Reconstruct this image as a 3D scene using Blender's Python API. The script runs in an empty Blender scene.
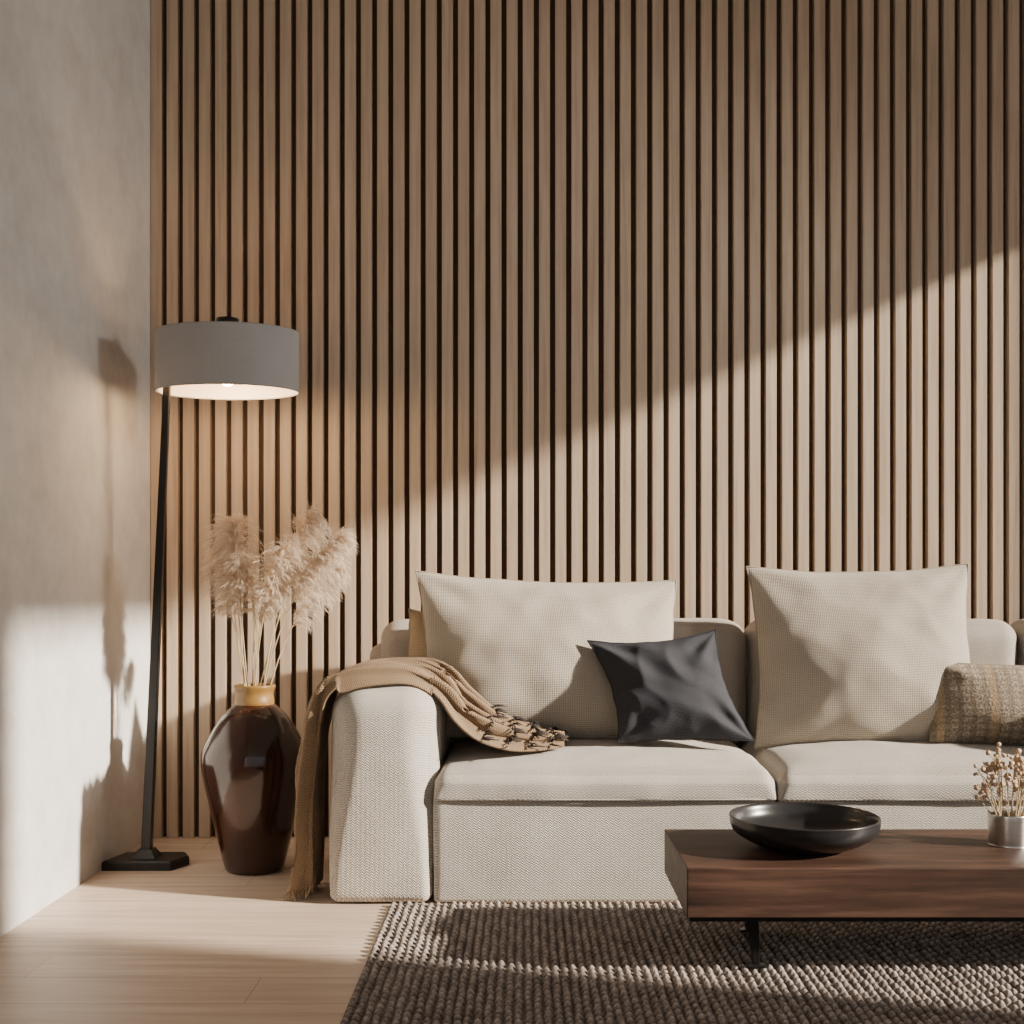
import bpy, bmesh, math, random
import numpy as np
from mathutils import Vector, Matrix, noise, Euler
random.seed(7)
S=bpy.context.scene
C=S.collection

# ---------------------------------------------------------------- helpers
def new_obj(name, verts, faces, mat=None, smooth=True, parent=None, uvs=None):
    me=bpy.data.meshes.new(name)
    me.from_pydata([tuple(v) for v in verts],[],faces)
    if uvs is not None:
        uvl=me.uv_layers.new(name="UVMap")
        idx=np.empty(len(me.loops),dtype=np.int32); me.loops.foreach_get("vertex_index",idx)
        uvl.data.foreach_set("uv",np.array(uvs,dtype=np.float32)[idx].ravel())
    me.update()
    if smooth: me.polygons.foreach_set("use_smooth",[True]*len(me.polygons))
    ob=bpy.data.objects.new(name,me); C.objects.link(ob)
    if mat: me.materials.append(mat)
    if parent: ob.parent=parent
    return ob
def empty(name, loc=(0,0,0)):
    e=bpy.data.objects.new(name,None); C.objects.link(e); e.location=loc; return e
def box(name, lo, hi, mat, parent=None, bevel=0.0, seg=2):
    bm=bmesh.new(); bmesh.ops.create_cube(bm,size=1)
    lo=Vector(lo);hi=Vector(hi);c=(lo+hi)/2;d=hi-lo
    for v in bm.verts: v.co=Vector((v.co.x*d.x,v.co.y*d.y,v.co.z*d.z))+c
    if bevel: bmesh.ops.bevel(bm,geom=bm.edges[:],offset=bevel,segments=seg,affect='EDGES',profile=0.5)
    me=bpy.data.meshes.new(name); bm.to_mesh(me); bm.free()
    ob=bpy.data.objects.new(name,me); C.objects.link(ob); me.materials.append(mat)
    if parent: ob.parent=parent
    return ob
def cushion(name, lo, hi, r, mat, parent=None, n=30, puff=(0,0,0), wr=0.0, seed=0, wscale=5, rb=None, flare=None):
    """rounded, slightly puffed upholstered block; r top radius, rb bottom radius"""
    if rb is None: rb=r
    lo=Vector(lo);hi=Vector(hi);c=(lo+hi)/2;h=(hi-lo)/2
    verts=[];faces=[];vm={}
    g=[math.sin((i/n*2-1)*math.pi/2)*0.55+(i/n*2-1)*0.45 for i in range(n+1)]
    def vid(p):
        k=(round(p[0],6),round(p[1],6),round(p[2],6))
        if k in vm: return vm[k]
        t=min(1,max(0,(p[2]+0.9)/1.5));t=t*t*(3-2*t);rr=rb+(r-rb)*t
        q=Vector((p[0]*h.x,p[1]*h.y,p[2]*h.z))
        inn=Vector([max(-(h[a]-rr),min(h[a]-rr,q[a])) for a in range(3)])
        d=q-inn
        nrm=d.normalized() if d.length>1e-9 else Vector((0,0,0))
        o=inn+nrm*rr
        for a in range(3):
            if a==2 and p[2]<0: continue
            b1=(a+1)%3;b2=(a+2)%3
            o[a]+=math.copysign(1,p[a])*abs(nrm[a])**2*puff[a]*(max(0,1-p[b1]**2)*max(0,1-p[b2]**2))**0.5
        if flare: o.x+=flare(p)
        if wr:
            w=c+o+Vector((seed*3.1,seed*1.7,0))
            o+=nrm*wr*(noise.noise(w*wscale)+0.4*noise.noise(w*wscale*2.7))
        vm[k]=len(verts);verts.append(c+o);return vm[k]
    for ax in range(3):
        for s in (-1,1):
            for i in range(n):
                for j in range(n):
                    q=[]
                    for (a,b) in ((i,j),(i+1,j),(i+1,j+1),(i,j+1)):
                        p=[0,0,0];p[ax]=s;p[(ax+1)%3]=g[a];p[(ax+2)%3]=g[b];q.append(vid(p))
                    faces.append(q if s>0 else q[::-1])
    return new_obj(name,verts,faces,mat,True,parent)
def pillow(name, center, w, h, t, rot, mat, seed=0, wr=0.012, pinch=0.07, n=64, sag=0.0, parent=None, shear=0.0, pw=0.62, rad=1.0, vt=0.0, fine=0.0):
    verts=[];faces=[];uvs=[]
    R=Euler([math.radians(a) for a in rot],'XYZ').to_matrix()
    off=Vector((seed*5.3,seed*2.1,seed))
    def outline(u,v):
        x=u*w/2*(1-pinch*(1-v*v)); z=v*h/2*(1-pinch*(1-u*u)*(1 if v>0 else 0.35))
        z+= -sag*(1-u*u)*max(0,v)
        # slightly irregular, hand-sewn edges
        z+=0.004*noise.noise(Vector((u*4,seed*3.3,v)))*abs(v)
        x+=0.004*noise.noise(Vector((seed*2.7,v*4,u)))*abs(u)
        return x,z*(1+vt*u)
    for side in (1,-1):
        for j in range(n+1):
            for i in range(n+1):
                u=math.sin((i/n*2-1)*math.pi/2); v=math.sin((j/n*2-1)*math.pi/2)
                x,z=outline(u,v)
                prof=(max(0,(1-u*u))*max(0,(1-v*v)))**(pw)
                th=t/2*prof*(1-0.25*v)
                p=Vector((x,side*3,z))
                wv=noise.noise((p+off)*4)+0.5*noise.noise((p+off)*9)
                cu,cv=(1 if u>0 else -1),(1 if v>0 else -1)
                ang=math.atan2(1-abs(v)+1e-4,1-abs(u)+1e-4); rd=math.hypot(1-abs(u),1-abs(v))
                wv+=0.8*rad*math.sin(ang*(6+cu)+seed+cu*2+cv+2*noise.noise((p+off)*3))*math.exp(-((rd-0.4)/0.28)**2)
                if fine:
                    rn=noise.noise((p+off)*7);wv+=fine*(1-abs(rn)*4)*0.5+fine*0.6*noise.noise(Vector((x*10+z*14,seed,z*5-x*6)))
                y=th+wr*wv*min(1,prof*1.6)
                q=Vector((x+shear*z,-side*y,z))
                verts.append(Vector(center)+R@q); uvs.append((x,z))
    N=(n+1)*(n+1)
    for s in range(2):
        for j in range(n):
            for i in range(n):
                a=s*N+j*(n+1)+i;f=(a,a+1,a+n+2,a+n+1)
                faces.append(f if s==0 else f[::-1])
    ob=new_obj(name,verts,faces,mat,True,parent,uvs)
    bm=bmesh.new();bm.from_mesh(ob.data);bmesh.ops.remove_doubles(bm,verts=bm.verts,dist=0.0006);bm.to_mesh(ob.data);bm.free()
    pts=[]
    for k in range(4*n):
        s,i=divmod(k,n); t_=math.sin((i/n*2-1)*math.pi/2)
        u,v=[(t_,-1),(1,t_),(-t_,1),(-1,-t_)][s]
        x,z=outline(u,v)
        pts.append(Vector(center)+R@Vector((x+shear*z,0,z)))
    tube(name+"_seam",pts+[pts[0]],[0.003]*(len(pts)+1),mat,6,parent=ob)
    return ob
def tube(name, pts, rad, mat, seg=8, parent=None, add_to=None):
    V,F=([],[]) if add_to is None else add_to
    base=len(V);n=len(pts)
    for i,p in enumerate(pts):
        p=Vector(p)
        t=(Vector(pts[min(i+1,n-1)])-Vector(pts[max(i-1,0)]))
        t=t.normalized() if t.length>1e-9 else Vector((0,0,1))
        a=t.cross(Vector((0,1,0.01)));a=a.normalized() if a.length>1e-4 else t.orthogonal().normalized()
        b=t.cross(a)
        for k in range(seg):
            an=2*math.pi*k/seg
            V.append(p+(a*math.cos(an)+b*math.sin(an))*rad[i])
    for i in range(n-1):
        for k in range(seg):
            k2=(k+1)%seg
            F.append((base+i*seg+k,base+i*seg+k2,base+(i+1)*seg+k2,base+(i+1)*seg+k))
    F.append(tuple(base+k for k in range(seg))[::-1]);F.append(tuple(base+(n-1)*seg+k for k in range(seg)))
    if add_to is None: return new_obj(name,V,F,mat,True,parent)
def lathe(name, prof, loc, mat, seg=96, parent=None):
    V=[];F=[];n=len(prof)
    for r,z in prof:
        for k in range(seg):
            a=2*math.pi*k/seg;V.append((loc[0]+r*math.cos(a),loc[1]+r*math.sin(a),loc[2]+z))
    for i in range(n-1):
        for k in range(seg):
            k2=(k+1)%seg;F.append((i*seg+k,i*seg+k2,(i+1)*seg+k2,(i+1)*seg+k))
    if prof[0][0]>1e-4: F.append(tuple(range(seg))[::-1])
    return new_obj(name,V,F,mat,True,parent)
def smooth_profile(pts, sub=6):
    out=[];n=len(pts)
    for i in range(n-1):
        p0=pts[max(i-1,0)];p1=pts[i];p2=pts[i+1];p3=pts[min(i+2,n-1)]
        for k in range(sub):
            t=k/sub
            out.append(tuple(0.5*((2*p1[a])+(-p0[a]+p2[a])*t+(2*p0[a]-5*p1[a]+4*p2[a]-p3[a])*t*t+(-p0[a]+3*p1[a]-3*p2[a]+p3[a])*t**3) for a in range(len(p1))))
    out.append(tuple(pts[-1]));return out

# ---------------------------------------------------------------- material helpers
class M:
    def __init__(s,name,rough=0.6,col=(0.8,0.8,0.8)):
        s.m=bpy.data.materials.new(name);s.m.use_nodes=True;s.nt=s.m.node_tree
        s.b=s.nt.nodes["Principled BSDF"];s.b.inputs["Roughness"].default_value=rough
        s.b.inputs["Base Color"].default_value=(*col,1)
    def n(s,t,**k):
        nd=s.nt.nodes.new(t)
        for a,v in k.items(): setattr(nd,a,v)
        return nd
    def set(s,inp,v):
        if isinstance(v,bpy.types.NodeSocket): s.nt.links.new(v,inp)
        else: inp.default_value=v
    def math(s,op,a,b=0.0,c=None):
        nd=s.nt.nodes.new("ShaderNodeMath");nd.operation=op
        s.set(nd.inputs[0],a);s.set(nd.inputs[1],b)
        if c is not None:s.set(nd.inputs[2],c)
        return nd.outputs[0]
    def coord(s,kind="Object"): return s.n("ShaderNodeTexCoord").outputs[kind]
    def scale(s,v,sc):
        nd=s.n("ShaderNodeMapping");s.set(nd.inputs["Vector"],v);nd.inputs["Scale"].default_value=sc;return nd.outputs[0]
    def noise(s,v,scale,detail=4,rough=0.5):
        nd=s.n("ShaderNodeTexNoise");s.set(nd.inputs["Vector"],v);nd.inputs["Scale"].default_value=scale
        nd.inputs["Detail"].default_value=detail;nd.inputs["Roughness"].default_value=rough;return nd.outputs["Fac"]
    def ramp(s,f,stops):
        nd=s.n("ShaderNodeValToRGB");s.set(nd.inputs[0],f);el=nd.color_ramp.elements
        while len(el)<len(stops): el.new(0.5)
        for e,(p,c) in zip(el,stops): e.position=p;e.color=(*c,1)
        return nd.outputs[0]
    def mix(s,f,a,b,bt='MIX'):
        nd=s.nt.nodes.new("ShaderNodeMix");nd.data_type='RGBA';nd.blend_type=bt
        s.set(nd.inputs[0],f)
        for i,v in((6,a),(7,b)):
            if isinstance(v,tuple): v=(*v,1)
            s.set(nd.inputs[i],v)
        return nd.outputs[2]
    def bump(s,h,strength=0.3,dist=0.01):
        nd=s.n("ShaderNodeBump");s.set(nd.inputs["Height"],h);nd.inputs["Strength"].default_value=strength
        nd.inputs["Distance"].default_value=dist;s.nt.links.new(nd.outputs[0],s.b.inputs["Normal"])
    def col(s,v): s.set(s.b.inputs["Base Color"],v)
    def sep(s,v):
        nd=s.n("ShaderNodeSeparateXYZ");s.set(nd.inputs[0],v);return nd.outputs
    def comb(s,x,y,z):
        nd=s.n("ShaderNodeCombineXYZ")
        for i,v in enumerate((x,y,z)): s.set(nd.inputs[i],v)
        return nd.outputs[0]

PITCH=0.0653
m=M("slat_oak",0.55);co=m.coord();x,y,z=m.sep(co)[:3]
idx=m.math('FLOOR',m.math('DIVIDE',m.math('ADD',x,1.512),PITCH))
wn=m.n("ShaderNodeTexWhiteNoise",noise_dimensions='1D');m.set(wn.inputs["W"],idx)
g=m.noise(m.comb(m.math('MULTIPLY',x,60),m.math('MULTIPLY',y,60),m.math('ADD',m.math('MULTIPLY',z,2.2),m.math('MULTIPLY',wn.outputs[0],40))),1.0,6,0.6)
c1=m.ramp(g,[(0.3,(0.39,0.287,0.203)),(0.5,(0.495,0.38,0.275)),(0.7,(0.575,0.455,0.34))])
m.col(m.mix(m.math('MULTIPLY',wn.outputs[0],0.4),c1,(0.40,0.295,0.21)))
m.bump(g,0.15,0.002);SLAT=m.m
m=M("brown_felt_backing",0.95);m.col(m.mix(m.noise(m.coord(),80),(0.055,0.032,0.019),(0.09,0.055,0.034)));FELT=m.m
m=M("limewash_plaster",0.9);co=m.coord();a=m.noise(co,1.3,6,0.6);b=m.noise(co,9,8,0.65)
f=m.math('ADD',m.math('MULTIPLY',a,0.6),m.math('MULTIPLY',b,0.4))
m.col(m.ramp(f,[(0.35,(0.47,0.452,0.425)),(0.5,(0.58,0.562,0.535)),(0.65,(0.67,0.652,0.625))]))
m.bump(m.math('ADD',b,m.noise(co,40,5)),0.3,0.007);PLASTER=m.m
m=M("ceiling_paint",0.9);m.col(m.mix(m.noise(m.coord(),4),(0.62,0.60,0.58),(0.68,0.66,0.64)));CEIL=m.m
m=M("oak_floorboards",0.45);co=m.coord();x,y,z=m.sep(co)[:3]
row=m.math('FLOOR',m.math('DIVIDE',y,0.19))
wn=m.n("ShaderNodeTexWhiteNoise",noise_dimensions='1D');m.set(wn.inputs["W"],row)
xs=m.math('ADD',x,m.math('MULTIPLY',wn.outputs[0],3.0))
pl=m.math('FLOOR',m.math('DIVIDE',xs,2.2))
wn2=m.n("ShaderNodeTexWhiteNoise",noise_dimensions='2D');m.set(wn2.inputs["Vector"],m.comb(row,pl,0.0))
g=m.noise(m.comb(m.math('MULTIPLY',xs,2.0),m.math('MULTIPLY',y,34),wn2.outputs[0]),1.0,7,0.62)
c1=m.ramp(g,[(0.32,(0.43,0.325,0.245)),(0.5,(0.56,0.44,0.345)),(0.7,(0.66,0.54,0.435))])
c1=m.mix(m.math('MULTIPLY',wn2.outputs[0],0.4),c1,(0.46,0.345,0.26))
fy=m.math('FRACT',m.math('DIVIDE',y,0.19));fx=m.math('FRACT',m.math('DIVIDE',xs,2.2))
gap=m.math('MAXIMUM',m.math('LESS_THAN',fy,0.022),m.math('LESS_THAN',fx,0.0015))
m.col(m.mix(m.math('MULTIPLY',gap,0.6),c1,(0.2,0.14,0.10)))
m.bump(m.math('SUBTRACT',m.math('MULTIPLY',g,0.3),gap),0.25,0.002);FLOOR=m.m
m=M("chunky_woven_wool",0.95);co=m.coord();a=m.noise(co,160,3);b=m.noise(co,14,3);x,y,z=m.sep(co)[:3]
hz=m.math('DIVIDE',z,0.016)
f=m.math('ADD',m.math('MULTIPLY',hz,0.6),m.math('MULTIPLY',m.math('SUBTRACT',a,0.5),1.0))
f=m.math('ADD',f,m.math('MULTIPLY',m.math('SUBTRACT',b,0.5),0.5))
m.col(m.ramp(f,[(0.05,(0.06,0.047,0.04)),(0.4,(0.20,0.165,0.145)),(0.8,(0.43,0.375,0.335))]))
m.bump(a,0.6,0.004);RUG=m.m
def weave(name,ca,cb,p,q,kind="herring",src="Object",rough=0.9,contrast=1.0,bs=0.35,sheen=0.1,spec=0.2):
    m=M(name,rough);co=m.coord(src);x,y,z=m.sep(co)[:3]
    if src=="UV": A,B=x,y
    else:
        A=m.math('ADD',x,m.math('MULTIPLY',y,0.45));B=m.math('ADD',z,y)
    if kind=="herring":
        zig=m.math('ABSOLUTE',m.math('SUBTRACT',m.math('FRACT',m.math('DIVIDE',A,p)),0.5))
        h=m.math('FRACT',m.math('ADD',m.math('DIVIDE',B,q),m.math('MULTIPLY',zig,1.6)))
        h=m.math('ABSOLUTE',m.math('SUBTRACT',h,0.5));h=m.math('MULTIPLY',h,2.0)
    else:
        h=m.math('MULTIPLY',m.math('ABSOLUTE',m.math('SINE',m.math('MULTIPLY',A,math.pi/p))),m.math('ABSOLUTE',m.math('SINE',m.math('MULTIPLY',B,math.pi/q))))
    n1=m.noise(co,260,3);n2=m.noise(co,7,3)
    f=m.math('ADD',m.math('MULTIPLY',h,0.6*contrast),m.math('MULTIPLY',n1,0.6));f=m.math('ADD',f,m.math('MULTIPLY',m.math('SUBTRACT',n2,0.5),0.25))
    m.col(m.ramp(f,[(0.2,ca),(0.75,cb)]))
    m.b.inputs["Sheen Weight"].default_value=sheen
    m.b.inputs["Specular IOR Level"].default_value=spec
    m.bump(m.math('ADD',h,n1),bs,0.003);return m.m
SOFA=weave("herringbone_upholstery",(0.20,0.175,0.145),(0.63,0.585,0.52),0.015,0.0082,bs=0.6)
BACKF=weave("sofa_back_fabric",(0.22,0.19,0.16),(0.42,0.375,0.325),0.015,0.0082,bs=0.4)
LINEN=weave("beige_linen",(0.24,0.205,0.16),(0.51,0.455,0.38),0.0062,0.0058,"basket","UV",bs=0.45)
CHAR=weave("charcoal_linen",(0.026,0.027,0.030),(0.062,0.063,0.072),0.004,0.004,"basket","UV",rough=1.0,bs=0.25,sheen=0.0,spec=0.03)
TANF=weave("tan_linen",(0.28,0.20,0.12),(0.46,0.36,0.24),0.006,0.006,"basket","UV")
THROW=weave("camel_wool",(0.09,0.058,0.033),(0.32,0.22,0.135),0.014,0.007,"herring","UV",bs=0.7)
SHADE=weave("grey_linen_shade",(0.28,0.277,0.275),(0.44,0.436,0.433),0.004,0.004,"basket","UV",bs=0.15)
m=M("plaid_wool",0.95);co=m.coord("UV");x,y,z=m.sep(co)[:3]
n1=m.noise(co,140,4);n2=m.noise(co,35,3)
xw=m.math('ADD',x,m.math('MULTIPLY',m.math('SUBTRACT',n2,0.5),0.012));yw=m.math('ADD',y,m.math('MULTIPLY',m.math('SUBTRACT',n2,0.5),0.014))
s1=m.math('LESS_THAN',m.math('FRACT',m.math('DIVIDE',m.math('ADD',xw,0.075),0.17)),0.13)
s2=m.math('LESS_THAN',m.math('FRACT',m.math('DIVIDE',m.math('ADD',xw,0.06),0.040)),0.45)
s3=m.math('LESS_THAN',m.math('FRACT',m.math('DIVIDE',yw,0.022)),0.4)
c=m.ramp(n1,[(0.35,(0.15,0.115,0.078)),(0.65,(0.42,0.355,0.27))])
c=m.mix(m.math('MULTIPLY',s2,0.4),c,(0.10,0.075,0.055));c=m.mix(m.math('MULTIPLY',s3,0.4),c,(0.13,0.10,0.075))
c=m.mix(m.math('MULTIPLY',s1,0.5),c,(0.36,0.24,0.12));m.col(c);m.bump(m.math('ADD',n1,s3),0.7,0.004);PLAID=m.m
m=M("walnut",0.5);m.b.inputs["Specular IOR Level"].default_value=0.3;co=m.coord();x,y,z=m.sep(co)[:3]
v=m.comb(m.math('MULTIPLY',x,1.6),m.math('MULTIPLY',y,16),m.math('MULTIPLY',z,22))
g=m.noise(v,1.3,8,0.65)
m.col(m.ramp(g,[(0.3,(0.022,0.011,0.008)),(0.5,(0.055,0.028,0.018)),(0.68,(0.11,0.058,0.039))]))
m.bump(g,0.08,0.002);WAL=m.m
m=M("black_metal",0.35);m.b.inputs["Metallic"].default_value=0.5
m.col(m.mix(m.noise(m.scale(m.coord(),(40,40,3)),1),(0.006,0.006,0.006),(0.022,0.02,0.02)));BLK=m.m
m=M("brushed_steel",0.28);m.b.inputs["Metallic"].default_value=1
m.col(m.mix(m.noise(m.scale(m.coord(),(10,10,300)),1),(0.45,0.44,0.43),(0.65,0.64,0.62)));STEEL=m.m
m=M("black_ceramic",0.28);g=m.noise(m.coord(),14,5);m.col(m.mix(g,(0.010,0.010,0.011),(0.024,0.023,0.024)));m.bump(m.noise(m.coord(),90,3),0.08,0.002);BOWL=m.m
m=M("oxblood_glazed_ceramic",0.13);co=m.coord();g=m.noise(m.scale(co,(1,1,0.5)),6,4);m.col(m.ramp(g,[(0.3,(0.014,0.0045,0.003)),(0.7,(0.045,0.013,0.007))]))
vo=m.n("ShaderNodeTexVoronoi");vo.feature='DISTANCE_TO_EDGE';m.set(vo.inputs["Vector"],co);vo.inputs["Scale"].default_value=42
cr=m.math('MINIMUM',m.math('MULTIPLY',vo.outputs["Distance"],8),1.0)
m.b.inputs["Coat Weight"].default_value=0.4;m.bump(m.math('ADD',m.math('MULTIPLY',cr,0.22),m.noise(co,20,3)),0.16,0.004);VASE=m.m
m=M("ochre_glaze",0.35);m.col(m.mix(m.noise(m.coord(),30),(0.17,0.09,0.02),(0.28,0.16,0.045)));OCH=m.m
m=M("pampas_fibre",0.9);m.col(m.mix(m.noise(m.coord(),30),(0.55,0.43,0.32),(0.86,0.75,0.62)))
tr=m.n("ShaderNodeBsdfTranslucent");tr.inputs[0].default_value=(0.82,0.70,0.56,1)
mx=m.n("ShaderNodeMixShader");mx.inputs[0].default_value=0.35
out=m.nt.nodes["Material Output"];m.nt.links.new(m.b.outputs[0],mx.inputs[1]);m.nt.links.new(tr.outputs[0],mx.inputs[2]);m.nt.links.new(mx.outputs[0],out.inputs[0]);PAMP=m.m
m=M("dry_stem",0.8);m.col(m.mix(m.noise(m.coord(),40),(0.38,0.27,0.14),(0.54,0.42,0.26)));STEM=m.m
m=M("dry_flower",0.8);m.col(m.mix(m.noise(m.coord(),60),(0.30,0.19,0.11),(0.58,0.44,0.31)));FLW=m.m
m=M("shade_lining",0.8);m.col(m.mix(m.noise(m.coord(),50),(0.75,0.66,0.56),(0.82,0.74,0.64)));LIN=m.m
m=M("bulb_glass",0.3);m.col(m.mix(m.noise(m.coord(),5),(1,0.9,0.75),(1,0.85,0.7)));m.b.inputs["Emission Color"].default_value=(1,0.68,0.4,1);m.b.inputs["Emission Strength"].default_value=12;BULB=m.m
m=M("window_frame_paint",0.5);m.col(m.mix(m.noise(m.coord(),10),(0.03,0.028,0.026),(0.05,0.047,0.045)));FRAME=m.m

# ---------------------------------------------------------------- room
XL,XR,YB,ZC=-1.512,3.2,4.758,3.6
box("floor",(XL-0.15,-1.5,-0.1),(XR+0.15,YB+0.2,0),FLOOR)
box("wall_left",(XL-0.15,-1.5,0),(XL,YB+0.2,ZC),PLASTER)
box("ceiling",(XL-0.15,-1.5,ZC),(XR+0.15,YB+0.2,ZC+0.1),CEIL)
wb=box("wall_back",(XL,YB+0.03,0),(XR,YB+0.2,ZC),FELT)
nsl=int((XR-XL)/PITCH)
bm=bmesh.new()
for i in range(nsl):
    x0=XL+i*PITCH+0.001;x1=x0+0.0445
    r=bmesh.ops.create_cube(bm,size=1)
    for v in r['verts']:
        v.co=Vector(((x0+x1)/2+v.co.x*(x1-x0),YB+0.0155+v.co.y*0.031,ZC/2+v.co.z*(ZC-0.002)))
bmesh.ops.bevel(bm,geom=[e for e in bm.edges if abs(e.verts[0].co.z-e.verts[1].co.z)>1 and e.verts[0].co.y<YB+0.01],offset=0.0025,segments=2,affect='EDGES')
me=bpy.data.meshes.new("oak_slats");bm.to_mesh(me);bm.free();me.materials.append(SLAT)
o=bpy.data.objects.new("oak_slats",me);C.objects.link(o);o.parent=wb
WY0,WY1,WZ0,WZ1=2.17,4.45,0.08,2.955
wr_=empty("wall_right")
box("pier_front",(XR,-1.5,0),(XR+0.15,WY0,ZC),PLASTER,wr_)
box("pier_back",(XR,WY1,0),(XR+0.15,YB+0.2,ZC),PLASTER,wr_)
box("sill_wall",(XR,WY0,0),(XR+0.15,WY1,WZ0),PLASTER,wr_)
box("lintel_wall",(XR,WY0,WZ1),(XR+0.15,WY1,ZC),PLASTER,wr_)
win=empty("window_1")
fx0,fx1=XR+0.03,XR+0.07
box("frame_bottom",(fx0,WY0,WZ0),(fx1,WY1,WZ0+0.04),FRAME,win)
box("frame_top",(fx0,WY0,WZ1-0.02),(fx1,WY1,WZ1),FRAME,win)
box("frame_side_a",(fx0,WY0,WZ0),(fx1,WY0+0.03,WZ1),FRAME,win)
box("frame_side_b",(fx0,WY1-0.03,WZ0),(fx1,WY1,WZ1),FRAME,win)

# ---------------------------------------------------------------- rug (real woven bumps)
RX0,RX1,RY0,RY1=-0.426,2.9,1.9,3.736
xs=np.arange(RX0,RX1,0.0034);ys=np.arange(RY0,RY1,0.0038)
X,Y=np.meshgrid(xs,ys);px=0.0235;py=0.036
ci=np.floor((X-RX0)/px);sh=(ci%2)*0.5
rng=np.random.default_rng(3);tab=rng.random((400,400));jit=rng.random(400)*0.14
u=np.abs(np.sin(np.pi*(X-RX0)/px));yy=Y/py+sh+jit[ci.astype(int)%400]+0.10*np.sin(Y*7+ci*0.3)
rnd=tab[(ci.astype(int))%400,(np.floor(yy).astype(int))%400]
v=np.abs(np.sin(np.pi*yy))
Z=0.002+0.018*(u**0.7)*(v**0.85)*(0.75+0.25*rnd)
Z[0,:]=0.001;Z[-1,:]=0.001;Z[:,0]=0.001;Z[:,-1]=0.001
X=X+0.0018*np.sin(Y*31+ci*2.3)*((X>RX0+0.02))
ny,nx=X.shape
co=np.stack([X,Y,Z],-1).reshape(-1,3).astype(np.float32)
I=np.arange(nx*ny).reshape(ny,nx)
q=np.stack([I[:-1,:-1],I[:-1,1:],I[1:,1:],I[1:,:-1]],-1).reshape(-1,4).astype(np.int32)
me=bpy.data.meshes.new("woven_rug");me.vertices.add(len(co));me.vertices.foreach_set("co",co.ravel())
me.loops.add(q.size);me.loops.foreach_set("vertex_index",q.ravel())
me.polygons.add(len(q));me.polygons.foreach_set("loop_start",np.arange(0,q.size,4,dtype=np.int32))
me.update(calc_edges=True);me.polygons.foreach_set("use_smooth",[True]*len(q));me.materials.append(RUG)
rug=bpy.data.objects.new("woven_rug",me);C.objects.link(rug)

# ---------------------------------------------------------------- sofa
sofa=empty("sofa")
YF=3.745;Z0=0.003
fl_=lambda p: 0.026*(max(0,p[2]*0.5+0.5)**1.3)*(p[0]*0.5+0.5)
cushion("arm_left",(-0.624,YF,Z0),(-0.298,4.66,0.708),0.108,SOFA,sofa,n=44,puff=(0.010,0.018,0.014),wr=0.0022,seed=1,rb=0.030,flare=fl_)
cushion("arm_right",(1.93,YF,Z0),(2.26,4.66,0.708),0.108,SOFA,sofa,n=24,puff=(0.01,0.01,0.012),wr=0.002,seed=2,rb=0.030)
cushion("base_module_1",(-0.292,YF+0.005,Z0),(0.80,4.55,0.338),0.014,SOFA,sofa,n=34,puff=(0,0.008,0),wr=0.003,seed=3)
cushion("base_module_2",(0.805,YF+0.005,Z0),(1.925,4.55,0.338),0.014,SOFA,sofa,n=34,puff=(0,0.008,0),wr=0.003,seed=4)
cushion("seat_cushion_1",(-0.290,YF-0.006,0.330),(0.799,4.50,0.422),0.046,SOFA,sofa,n=50,puff=(0.004,0.010,0.055),wr=0.006,seed=5,rb=0.008)
cushion("seat_cushion_2",(0.806,YF-0.006,0.330),(1.924,4.50,0.422),0.046,SOFA,sofa,n=50,puff=(0.004,0.010,0.055),wr=0.006,seed=6,rb=0.008)
cushion("back_frame",(-0.60,4.50,Z0),(2.24,4.70,0.80),0.06,BACKF,sofa,n=30)
cushion("back_cushion_1",(-0.545,4.40,0.40),(0.838,4.66,0.885),0.075,BACKF,sofa,n=40,puff=(0,0.03,0.008),wr=0.006,seed=7)
cushion("back_cushion_2",(0.845,4.40,0.40),(1.86,4.66,0.885),0.075,BACKF,sofa,n=40,puff=(0,0.03,0.008),wr=0.006,seed=8)
cushion("back_cushion_3",(1.867,4.40,0.40),(2.24,4.66,0.885),0.075,BACKF,sofa,n=24,puff=(0,0.02,0.008),wr=0.006,seed=9)
def piping(x0,x1,z,name):
    pts=[(x0,4.4,z),(x0,YF+0.05,z),(x0+0.008,YF+0.010,z),(x0+0.03,YF-0.003,z)]
    pts+=[(x0+0.04+(x1-x0-0.08)*k/20,YF-0.005-0.006*math.sin(math.pi*k/20),z) for k in range(1,20)]
    pts+=[(x1-0.03,YF-0.003,z),(x1-0.008,YF+0.010,z),(x1,YF+0.05,z),(x1,4.4,z)]
    tube(name,pts,[0.0028]*len(pts),SOFA,6,parent=sofa)
piping(-0.287,0.795,0.336,"piping_1");piping(0.808,1.92,0.336,"piping_2")

pillow("beige_pillow",(0.092,4.21,0.763),0.955,0.60,0.28,(-17,2,3),LINEN,seed=1,wr=0.014,sag=0.002,pinch=0.075,shear=-0.06,fine=0.35)
pillow("beige_pillow",(1.212,4.23,0.769),0.80,0.665,0.28,(-15,-0.5,-3),LINEN,seed=2,wr=0.014,sag=0.004,pinch=0.075,fine=0.35)
pillow("tan_pillow",(-0.262,4.345,0.74),0.36,0.35,0.16,(-12,6,10),TANF,seed=3,wr=0.006)
pillow("charcoal_pillow",(0.490,4.02,0.668),0.455,0.385,0.17,(-22,-2.5,4),CHAR,seed=4,wr=0.017,pinch=0.15,shear=-0.20,rad=1.3,vt=0.05,fine=0.9,n=80)
pillow("plaid_pillow",(1.665,4.08,0.607),0.53,0.285,0.17,(-16,2,-4),PLAID,seed=5,wr=0.012,pinch=0.05)

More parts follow.
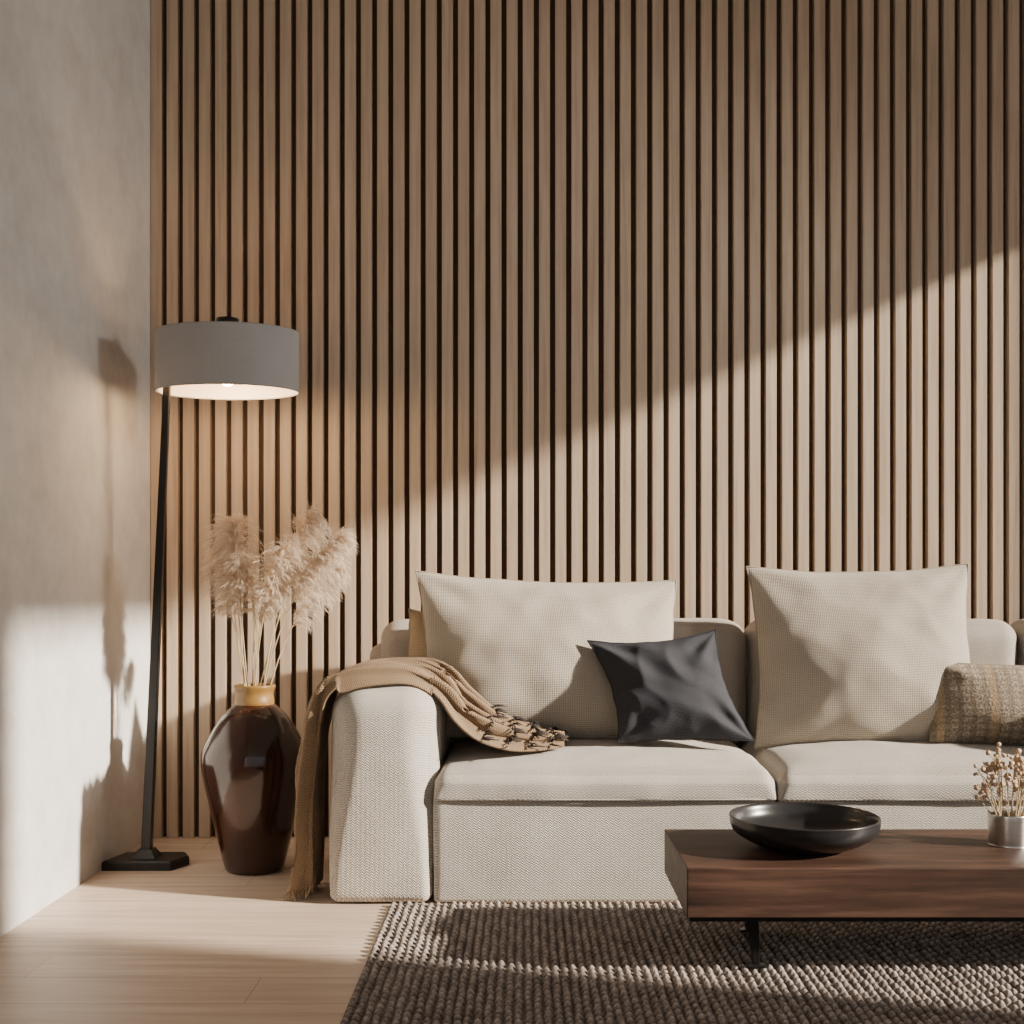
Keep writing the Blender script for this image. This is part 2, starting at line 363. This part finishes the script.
# ---------------------------------------------------------------- throw blanket
path=[(-0.685,3.90,0.022),(-0.682,3.905,0.12),(-0.680,3.91,0.30),(-0.672,3.92,0.46),(-0.658,3.93,0.58),(-0.628,3.935,0.665),(-0.55,3.94,0.716),
      (-0.45,3.945,0.730),(-0.36,3.945,0.724),(-0.285,3.94,0.685),(-0.225,3.93,0.610),(-0.15,3.93,0.545),(-0.05,3.95,0.498),(0.05,3.97,0.484),(0.13,3.99,0.481)]
wid=[0.10,0.11,0.12,0.12,0.13,0.15,0.17,0.18,0.17,0.15,0.14,0.13,0.12,0.10,0.08]
amp=[0.062,0.058,0.055,0.050,0.042,0.032,0.022,0.022,0.026,0.036,0.042,0.044,0.040,0.030,0.022]
tilt=[0,0,0,0,0,0.0,0.004,0.006,0.015,0.03,0.035,0.030,0.018,0.008,0.0]
P=smooth_profile([(*p,w,a,tl) for p,w,a,tl in zip(path,wid,amp,tilt)],12)
nu=len(P);nv=120;V=[];UV=[];F=[]
acc=0
for i,p in enumerate(P):
    c=Vector(p[:3]);w=p[3];am=p[4];tl=p[5]
    t=(Vector(P[min(i+1,nu-1)][:3])-Vector(P[max(i-1,0)][:3])).normalized()
    nrm=Vector((-t.z,0,t.x)).normalized()
    if i: acc+=(Vector(p[:3])-Vector(P[i-1][:3])).length
    for j in range(nv+1):
        s=j/nv*2-1
        ph=s*14+1.5*math.sin(acc*3.1)+noise.noise(Vector((s*1.2,acc*2.2,0)))*3.5
        f=(0.5+0.5*math.sin(ph))**0.8
        f2=0.5+0.5*math.sin(s*31+acc*7+noise.noise(Vector((s*2,acc*4,3)))*4)
        hgt=am*f+0.010*f2+0.014*noise.noise(Vector((s*2,acc*7,7)))
        lat=0.35*am*math.cos(ph)
        edge=(1-abs(s)**10)
        pos=c+Vector((0,1,0))*(w*s*(1+0.15*noise.noise(Vector((0,acc*3,s*0.3+9))))+lat)+nrm*(max(hgt,0)*edge+0.004)
        pos.z+=tl*s
        if -0.60<pos.x<-0.30:      # follow the rounded front shoulder of the arm
            dlt=max(0.0,pos.y-3.735)
            if dlt<0.115: pos.z-=(0.115-math.sqrt(max(0,0.115**2-(0.115-dlt)**2)))*min(1,(pos.x+0.66)/0.08)
        if i==0: pos.z=0.02+0.03*noise.noise(Vector((s*3,2,0)))**2
        V.append(pos);UV.append((s*0.30,acc))
for i in range(nu-1):
    for j in range(nv):
        a=i*(nv+1)+j;F.append((a,a+1,a+nv+2,a+nv+1))
th=new_obj("throw_blanket",V,F,THROW,True,None,UV)
md=th.modifiers.new("t","SOLIDIFY");md.thickness=0.007;md.offset=1
TV,TF=[],[]
for j in range(0,nv+1,2):
    p=V[3*(nv+1)+j]
    r=Vector((p.x+random.uniform(-0.03,0.01),p.y+random.uniform(-0.04,0.02),0.006))
    tube("",[p+Vector((-.004,0,0.01)),Vector((p.x-0.008,p.y,0.03)),r],[0.004,0.0045,0.002],None,5,add_to=(TV,TF))
new_obj("fringe",TV,TF,THROW,True,th)
TV,TF=[],[]
m=M("dark_fringe_yarn",0.9);m.col(m.mix(m.noise(m.coord(),60),(0.015,0.011,0.010),(0.05,0.036,0.03)));DF=m.m
for j in range(0,nv+1,1):
    for rep in range(4):
        p=V[(nu-8-rep*9)*(nv+1)+j]
        if random.random()<0.5:
            dx=random.uniform(-0.04,0.04);dy=random.uniform(-0.03,0.02)
            a0=p+Vector((0,0,0.008))
            q=p+Vector((0.010+dx*0.4,dy*0.5,0.008+random.uniform(0,0.007)))
            r=p+Vector((0.02+dx,dy,0.006));r.z=max(0.486,r.z)
            tube("",[a0,q,r],[0.0028,0.003,0.0018],None,5,add_to=(TV,TF))
new_obj("dark_fringe",TV,TF,DF,True,th)

# ---------------------------------------------------------------- floor lamp
lamp=empty("floor_lamp")
LX,LY=-1.37,4.275
V=[];F=[]
hexp=[(-0.14,-0.075),(-0.105,0.08),(0.115,0.085),(0.145,0.02),(0.105,-0.075)]
for zz,sc_ in((0,1),(0.028,1),(0.034,0.96)):
    for a,b in hexp: V.append((LX+0.003+a*sc_,LY+b*sc_,zz))
k=len(hexp)
for l in range(2):
    for i in range(k): F.append((l*k+i,l*k+(i+1)%k,(l+1)*k+(i+1)%k,(l+1)*k+i))
F.append(tuple(range(2*k,3*k)));F.append(tuple(range(k))[::-1])
new_obj("base",V,F,BLK,False,lamp)
def prism(name,p0,p1,w0,w1,d0,d1,mat,parent):
    V=[]
    for (p,w,d) in((p0,w0,d0),(p1,w1,d1)):
        for sx,sy in((-1,-1),(1,-1),(1,1),(-1,1)): V.append((p[0]+sx*w/2,p[1]+sy*d/2,p[2]))
    F=[(0,1,5,4),(1,2,6,5),(2,3,7,6),(3,0,4,7),(4,5,6,7),(3,2,1,0)]
    o=new_obj(name,V,F,mat,False,parent)
    b=o.modifiers.new("b","BEVEL");b.width=0.003;b.segments=2
    return o
prism("foot_block",(LX,LY,0.033),(LX,LY,0.065),0.09,0.05,0.08,0.045,BLK,lamp)
prism("pole",(LX,LY,0.06),(-1.294,LY,1.80),0.036,0.024,0.030,0.020,BLK,lamp)
SX,SY,SZ0,SZ1,SR,SR2=-1.078,4.275,1.718,1.932,0.258,0.175
seg=128
def oval(r1,r2,zs,name,mat,flip,par):
    V=[];F=[];U=[]
    for zz in zs:
        for k in range(seg):
            a=2*math.pi*k/seg;V.append((SX+r1*math.cos(a),SY+r2*math.sin(a),zz));U.append((a*r1,zz))
    for k in range(seg):
        f=(k,(k+1)%seg,seg+(k+1)%seg,seg+k);F.append(f[::-1] if flip else f)
    return new_obj(name,V,F,mat,True,par,U)
oval(SR,SR2,(SZ0,SZ1),"shade",SHADE,False,lamp)
oval(SR-0.004,SR2-0.004,(SZ0+0.001,SZ1-0.001),"shade_lining",LIN,True,lamp)
for zz,nm in((SZ0,"rim_bottom"),(SZ1,"rim_top")):
    pts=[(SX+(SR-0.002)*math.cos(2*math.pi*k/96),SY+(SR2-0.002)*math.sin(2*math.pi*k/96),zz) for k in range(97)]
    tube(nm,pts,[0.0025]*97,SHADE,6,parent=lamp)
for k in range(3):
    a=2*math.pi*k/3+0.3
    tube("spider_%d"%k,[(SX,SY,1.905),(SX+(SR-0.004)*math.cos(a),SY+(SR2-0.004)*math.sin(a),1.905)],[0.003]*2,BLK,6,parent=lamp)
tube("cross_arm",[(-1.294,SY,1.805),(SX,SY,1.805)],[0.008]*2,BLK,10,parent=lamp)
lathe("socket",[(0.0,-0.01),(0.02,-0.01),(0.02,0.05),(0.008,0.055),(0.008,0.140),(0.040,0.144),(0.040,0.172),(0,0.172)],(SX,SY,1.81),BLK,24,lamp)
lathe("bulb",smooth_profile([(0.001,-0.052),(0.018,-0.047),(0.03,-0.028),(0.026,-0.005),(0.015,0.012)],5),(SX,SY,1.79),BULB,24,lamp)
pl=bpy.data.lights.new("lamp_light","POINT");pl.energy=10;pl.color=(1,0.66,0.36);pl.shadow_soft_size=0.05
po=bpy.data.objects.new("lamp_light",pl);C.objects.link(po);po.location=(SX,SY,1.70);po.parent=lamp

# ---------------------------------------------------------------- vase + pampas
VX,VY=-0.967,4.22
vase=empty("ceramic_vase")
prof=smooth_profile([(0.086,0.0),(0.101,0.008),(0.114,0.05),(0.142,0.17),(0.172,0.30),(0.184,0.365),(0.1865,0.40),(0.181,0.432),(0.152,0.492),(0.116,0.55),(0.084,0.58),(0.068,0.592)],8)
lathe("body",prof,(VX,VY,0),VASE,128,vase)
lathe("collar",smooth_profile([(0.066,0.585),(0.069,0.60),(0.066,0.63),(0.073,0.652),(0.072,0.660),(0.062,0.658),(0.058,0.62),(0.058,0.56)],5),(VX,VY,0),OCH,96,vase)
pg=empty("pampas_grass")
PV,PF=[],[];SV,SF=[],[]
def bez(a,b,c,t): return a*(1-t)**2+b*2*t*(1-t)+c*t*t
def hair(q,d,ln,w,k,grav,jx):
    sd=Vector((random.uniform(-1,1),random.uniform(-1,1),random.uniform(-.6,.6))).cross(d)
    sd=sd.normalized() if sd.length>0.05 else Vector((1,0,0))
    b0=len(PV)
    for i in range(k+1):
        ww=w*(1-i/k*0.85);PV.append(q-sd*ww);PV.append(q+sd*ww)
        q=q+d*(ln/k);d=(d+Vector((jx+random.uniform(-.12,.12),random.uniform(-.12,.12),-grav))).normalized()
    for i in range(k):
        a_=b0+i*2;PF.append((a_,a_+1,a_+3,a_+2))
def plume(base,mid,tip,R,nb,droopx,split=0.42,nh=16):
    base=Vector(base);mid=Vector(mid);tip=Vector(tip)
    n=14
    pts=[bez(base,mid,tip,i/n*0.97) for i in range(n+1)]
    tube("",pts,[0.0028*(1-0.8*i/n) for i in range(n+1)],None,6,add_to=(SV,SF))
    for _ in range(nb):
        t0=random.random()
        t=split+(1-split)*t0
        p=bez(base,mid,tip,t);tan=(bez(base,mid,tip,min(1,t+0.02))-bez(base,mid,tip,t-0.02)).normalized()
        pr=(math.sin(math.pi*min(1,t0*0.85+0.15)))**0.5
        a=random.random()*2*math.pi
        rad=Vector((math.cos(a),math.sin(a),0));ln=R*(0.5+0.9*random.random())*pr+0.025
        d=(rad*0.8+tan*random.uniform(0.8,1.6)+Vector((droopx,0,0))).normalized()
        q=p.copy();k=7
        hair(q,d,ln,0.0012,5,0.22,droopx*0.25)
        for i in range(k):
            q=q+d*(ln/k);d=(d+Vector((droopx*0.25+random.uniform(-.1,.1),random.uniform(-.1,.1),-0.24))).normalized()
            for h_ in range(nh//k+1):
                hd=(d*1.3+Vector((random.uniform(-.7,.7),random.uniform(-.7,.7),random.uniform(-.7,.3)))).normalized()
                hair(q,hd,random.uniform(0.014,0.032),random.uniform(0.0005,0.0010),2,0.3,droopx*0.2)
nk=Vector((VX,VY,0.56))
plume(nk+Vector((-.02,0,0)),(-1.04,4.20,1.06),(-1.035,4.18,1.245),0.070,310,-0.10,0.48)
plume(nk+Vector((-.03,0.02,0)),(-1.05,4.24,0.98),(-1.085,4.25,1.15),0.055,220,-0.25,0.48)
plume(nk+Vector((-.01,-0.02,0)),(-1.01,4.16,0.96),(-1.00,4.13,1.12),0.045,150,-0.1,0.48)
plume(nk+Vector((0,0.01,0)),(-0.96,4.24,0.95),(-0.91,4.26,1.09),0.050,170,0.1,0.48)
plume(nk+Vector((.02,0,0)),(-0.88,4.20,1.08),(-0.76,4.20,1.265),0.075,340,0.12,0.46)
plume(nk+Vector((.02,-.02,0)),(-0.85,4.14,1.03),(-0.64,4.12,1.19),0.070,300,0.25,0.50)
plume(nk+Vector((.03,0.02,0)),(-0.87,4.28,0.93),(-0.68,4.30,1.08),0.055,230,0.2,0.48)
plume(nk+Vector((.0,-.02,0)),(-0.93,4.12,1.00),(-0.82,4.10,1.15),0.055,230,0.05,0.50)
for s in range(7):
    a=random.uniform(-0.13,0.17)
    tube("",[nk+Vector((random.uniform(-.03,.03),random.uniform(-.03,.03),0)),(VX+a*0.5,VY+random.uniform(-.05,.05),0.85),(VX+a,VY,1.05)],[0.002,0.002,0.001],None,5,add_to=(SV,SF))
new_obj("plumes",PV,PF,PAMP,False,pg);new_obj("stems",SV,SF,STEM,True,pg)

# ---------------------------------------------------------------- coffee table
tb=empty("coffee_table")
TX0,TX1,TY0,TY1,TZ0,TZ1=0.412,2.05,3.0,3.49,0.166,0.293
box("slab",(TX0,TY0,TZ0),(TX1,TY1,TZ1),WAL,tb,0.003,2)
box("under_plate",(TX0+0.008,TY0+0.01,TZ0-0.012),(TX1-0.01,TY1-0.01,TZ0),BLK,tb)
for i,(lx,ly,s) in enumerate(((0.60,3.08,1),(0.64,3.40,1),(1.82,3.08,-1),(1.82,3.40,-1))):
    prism("leg_%d"%i,(lx+0.004,ly,0.019),(lx-0.010,ly,0.156),0.016,0.034,0.018,0.03,BLK,tb)
    box("foot_%d"%i,(lx-0.022,ly-0.014,0.016),(lx+0.026,ly+0.014,0.024),BLK,tb,0.002)

bx,by,bz=0.768,3.245,TZ1
lathe("black_bowl",smooth_profile([(0.001,0.0),(0.10,0.0),(0.115,0.004),(0.155,0.020),(0.188,0.040),(0.200,0.058),(0.203,0.080),(0.203,0.086),(0.199,0.087),(0.193,0.080),(0.180,0.050),(0.14,0.026),(0.09,0.016),(0.001,0.014)],6),(bx,by,bz+0.0005),BOWL,128)
cx,cy=1.345,3.28
lathe("steel_cup",smooth_profile([(0.001,0.0),(0.050,0.0),(0.054,0.004),(0.055,0.04),(0.055,0.083),(0.053,0.084),(0.051,0.08),(0.050,0.01),(0.001,0.008)],4),(cx,cy,bz+0.0005),STEEL,64)
fl=empty("dried_flowers");SV,SF=[],[];BV,BF=[],[]
def blob(c,r,V,F):
    b=len(V);R_=5;Sg=7
    for i in range(R_+1):
        ph=math.pi*i/R_
        for k in range(Sg):
            a=2*math.pi*k/Sg;rr=r*(1+0.25*math.sin(3*a+i))
            V.append(c+Vector((rr*math.sin(ph)*math.cos(a),rr*math.sin(ph)*math.sin(a),r*math.cos(ph))))
    for i in range(R_):
        for k in range(Sg): F.append((b+i*Sg+k,b+(i+1)*Sg+k,b+(i+1)*Sg+(k+1)%Sg,b+i*Sg+(k+1)%Sg))
for s in range(30):
    a=random.uniform(0,2*math.pi);sp=random.uniform(0.02,0.165);hh=random.uniform(0.17,0.28)-sp*0.35
    p0=Vector((cx+0.02*math.cos(a),cy+0.02*math.sin(a),bz+0.03));p2=Vector((cx+sp*math.cos(a),cy+sp*0.7*math.sin(a),bz+hh))
    p1=(p0+p2)/2+Vector((0,0,0.03))
    tube("",[bez(p0,p1,p2,i/8) for i in range(9)],[0.0015]*9,None,5,add_to=(SV,SF))
    for k in range(6):
        t=random.uniform(0.6,1.0);q=bez(p0,p1,p2,t);e=q+Vector((random.uniform(-.025,.025),random.uniform(-.02,.02),random.uniform(0,.025)))
        tube("",[q,e],[0.0008]*2,None,4,add_to=(SV,SF));blob(e,random.uniform(0.004,0.009),BV,BF)
new_obj("stems",SV,SF,STEM,True,fl);new_obj("flower_heads",BV,BF,FLW,True,fl)

# ---------------------------------------------------------------- lights
def aim(o,d): o.rotation_euler=Vector(d).to_track_quat('-Z','Y').to_euler()
sl=bpy.data.lights.new("sun","SUN");sl.energy=15;sl.angle=math.radians(2.0);sl.color=(1,0.885,0.745)
so=bpy.data.objects.new("sun",sl);C.objects.link(so);aim(so,(-1,0.27,-0.43));so.location=(6,1,5)
sc=empty("added_spot")  # made-up fitting out of view, carries the added spot
lathe("added_spot_body",[(0.001,0),(0.04,0),(0.045,0.1),(0.001,0.1)],(3.12,3.2,2.98),BLK,24,sc)
box("added_spot_bracket",(3.12,3.19,3.02),(3.2,3.21,3.04),BLK,sc)
al=bpy.data.lights.new("added_spot_light","SPOT");al.energy=160;al.color=(1,0.945,0.875);al.shadow_soft_size=0.22;al.spot_size=math.radians(75);al.spot_blend=1  # spot added for soft fill and the lampshade's shadow on the left wall
ao=bpy.data.objects.new("added_spot_light",al);C.objects.link(ao);ao.location=(2.9,3.3,2.55);aim(ao,Vector((-1.4,4.3,1.8))-Vector((2.9,3.3,2.55)));ao.parent=sc
w=bpy.data.worlds.new("World");S.world=w;w.use_nodes=True
bg=w.node_tree.nodes["Background"];bg.inputs[0].default_value=(0.985,0.985,0.985,1);bg.inputs[1].default_value=0.56

# ---------------------------------------------------------------- camera
cd=bpy.data.cameras.new("camera");cam=bpy.data.objects.new("camera",cd);C.objects.link(cam)
cam.location=(0,0,1.0);cam.rotation_euler=(math.radians(90),0,0)
cd.sensor_width=36;cd.lens=1180/1024*36;cd.shift_x=-13/1024;cd.shift_y=78/1024
S.camera=cam
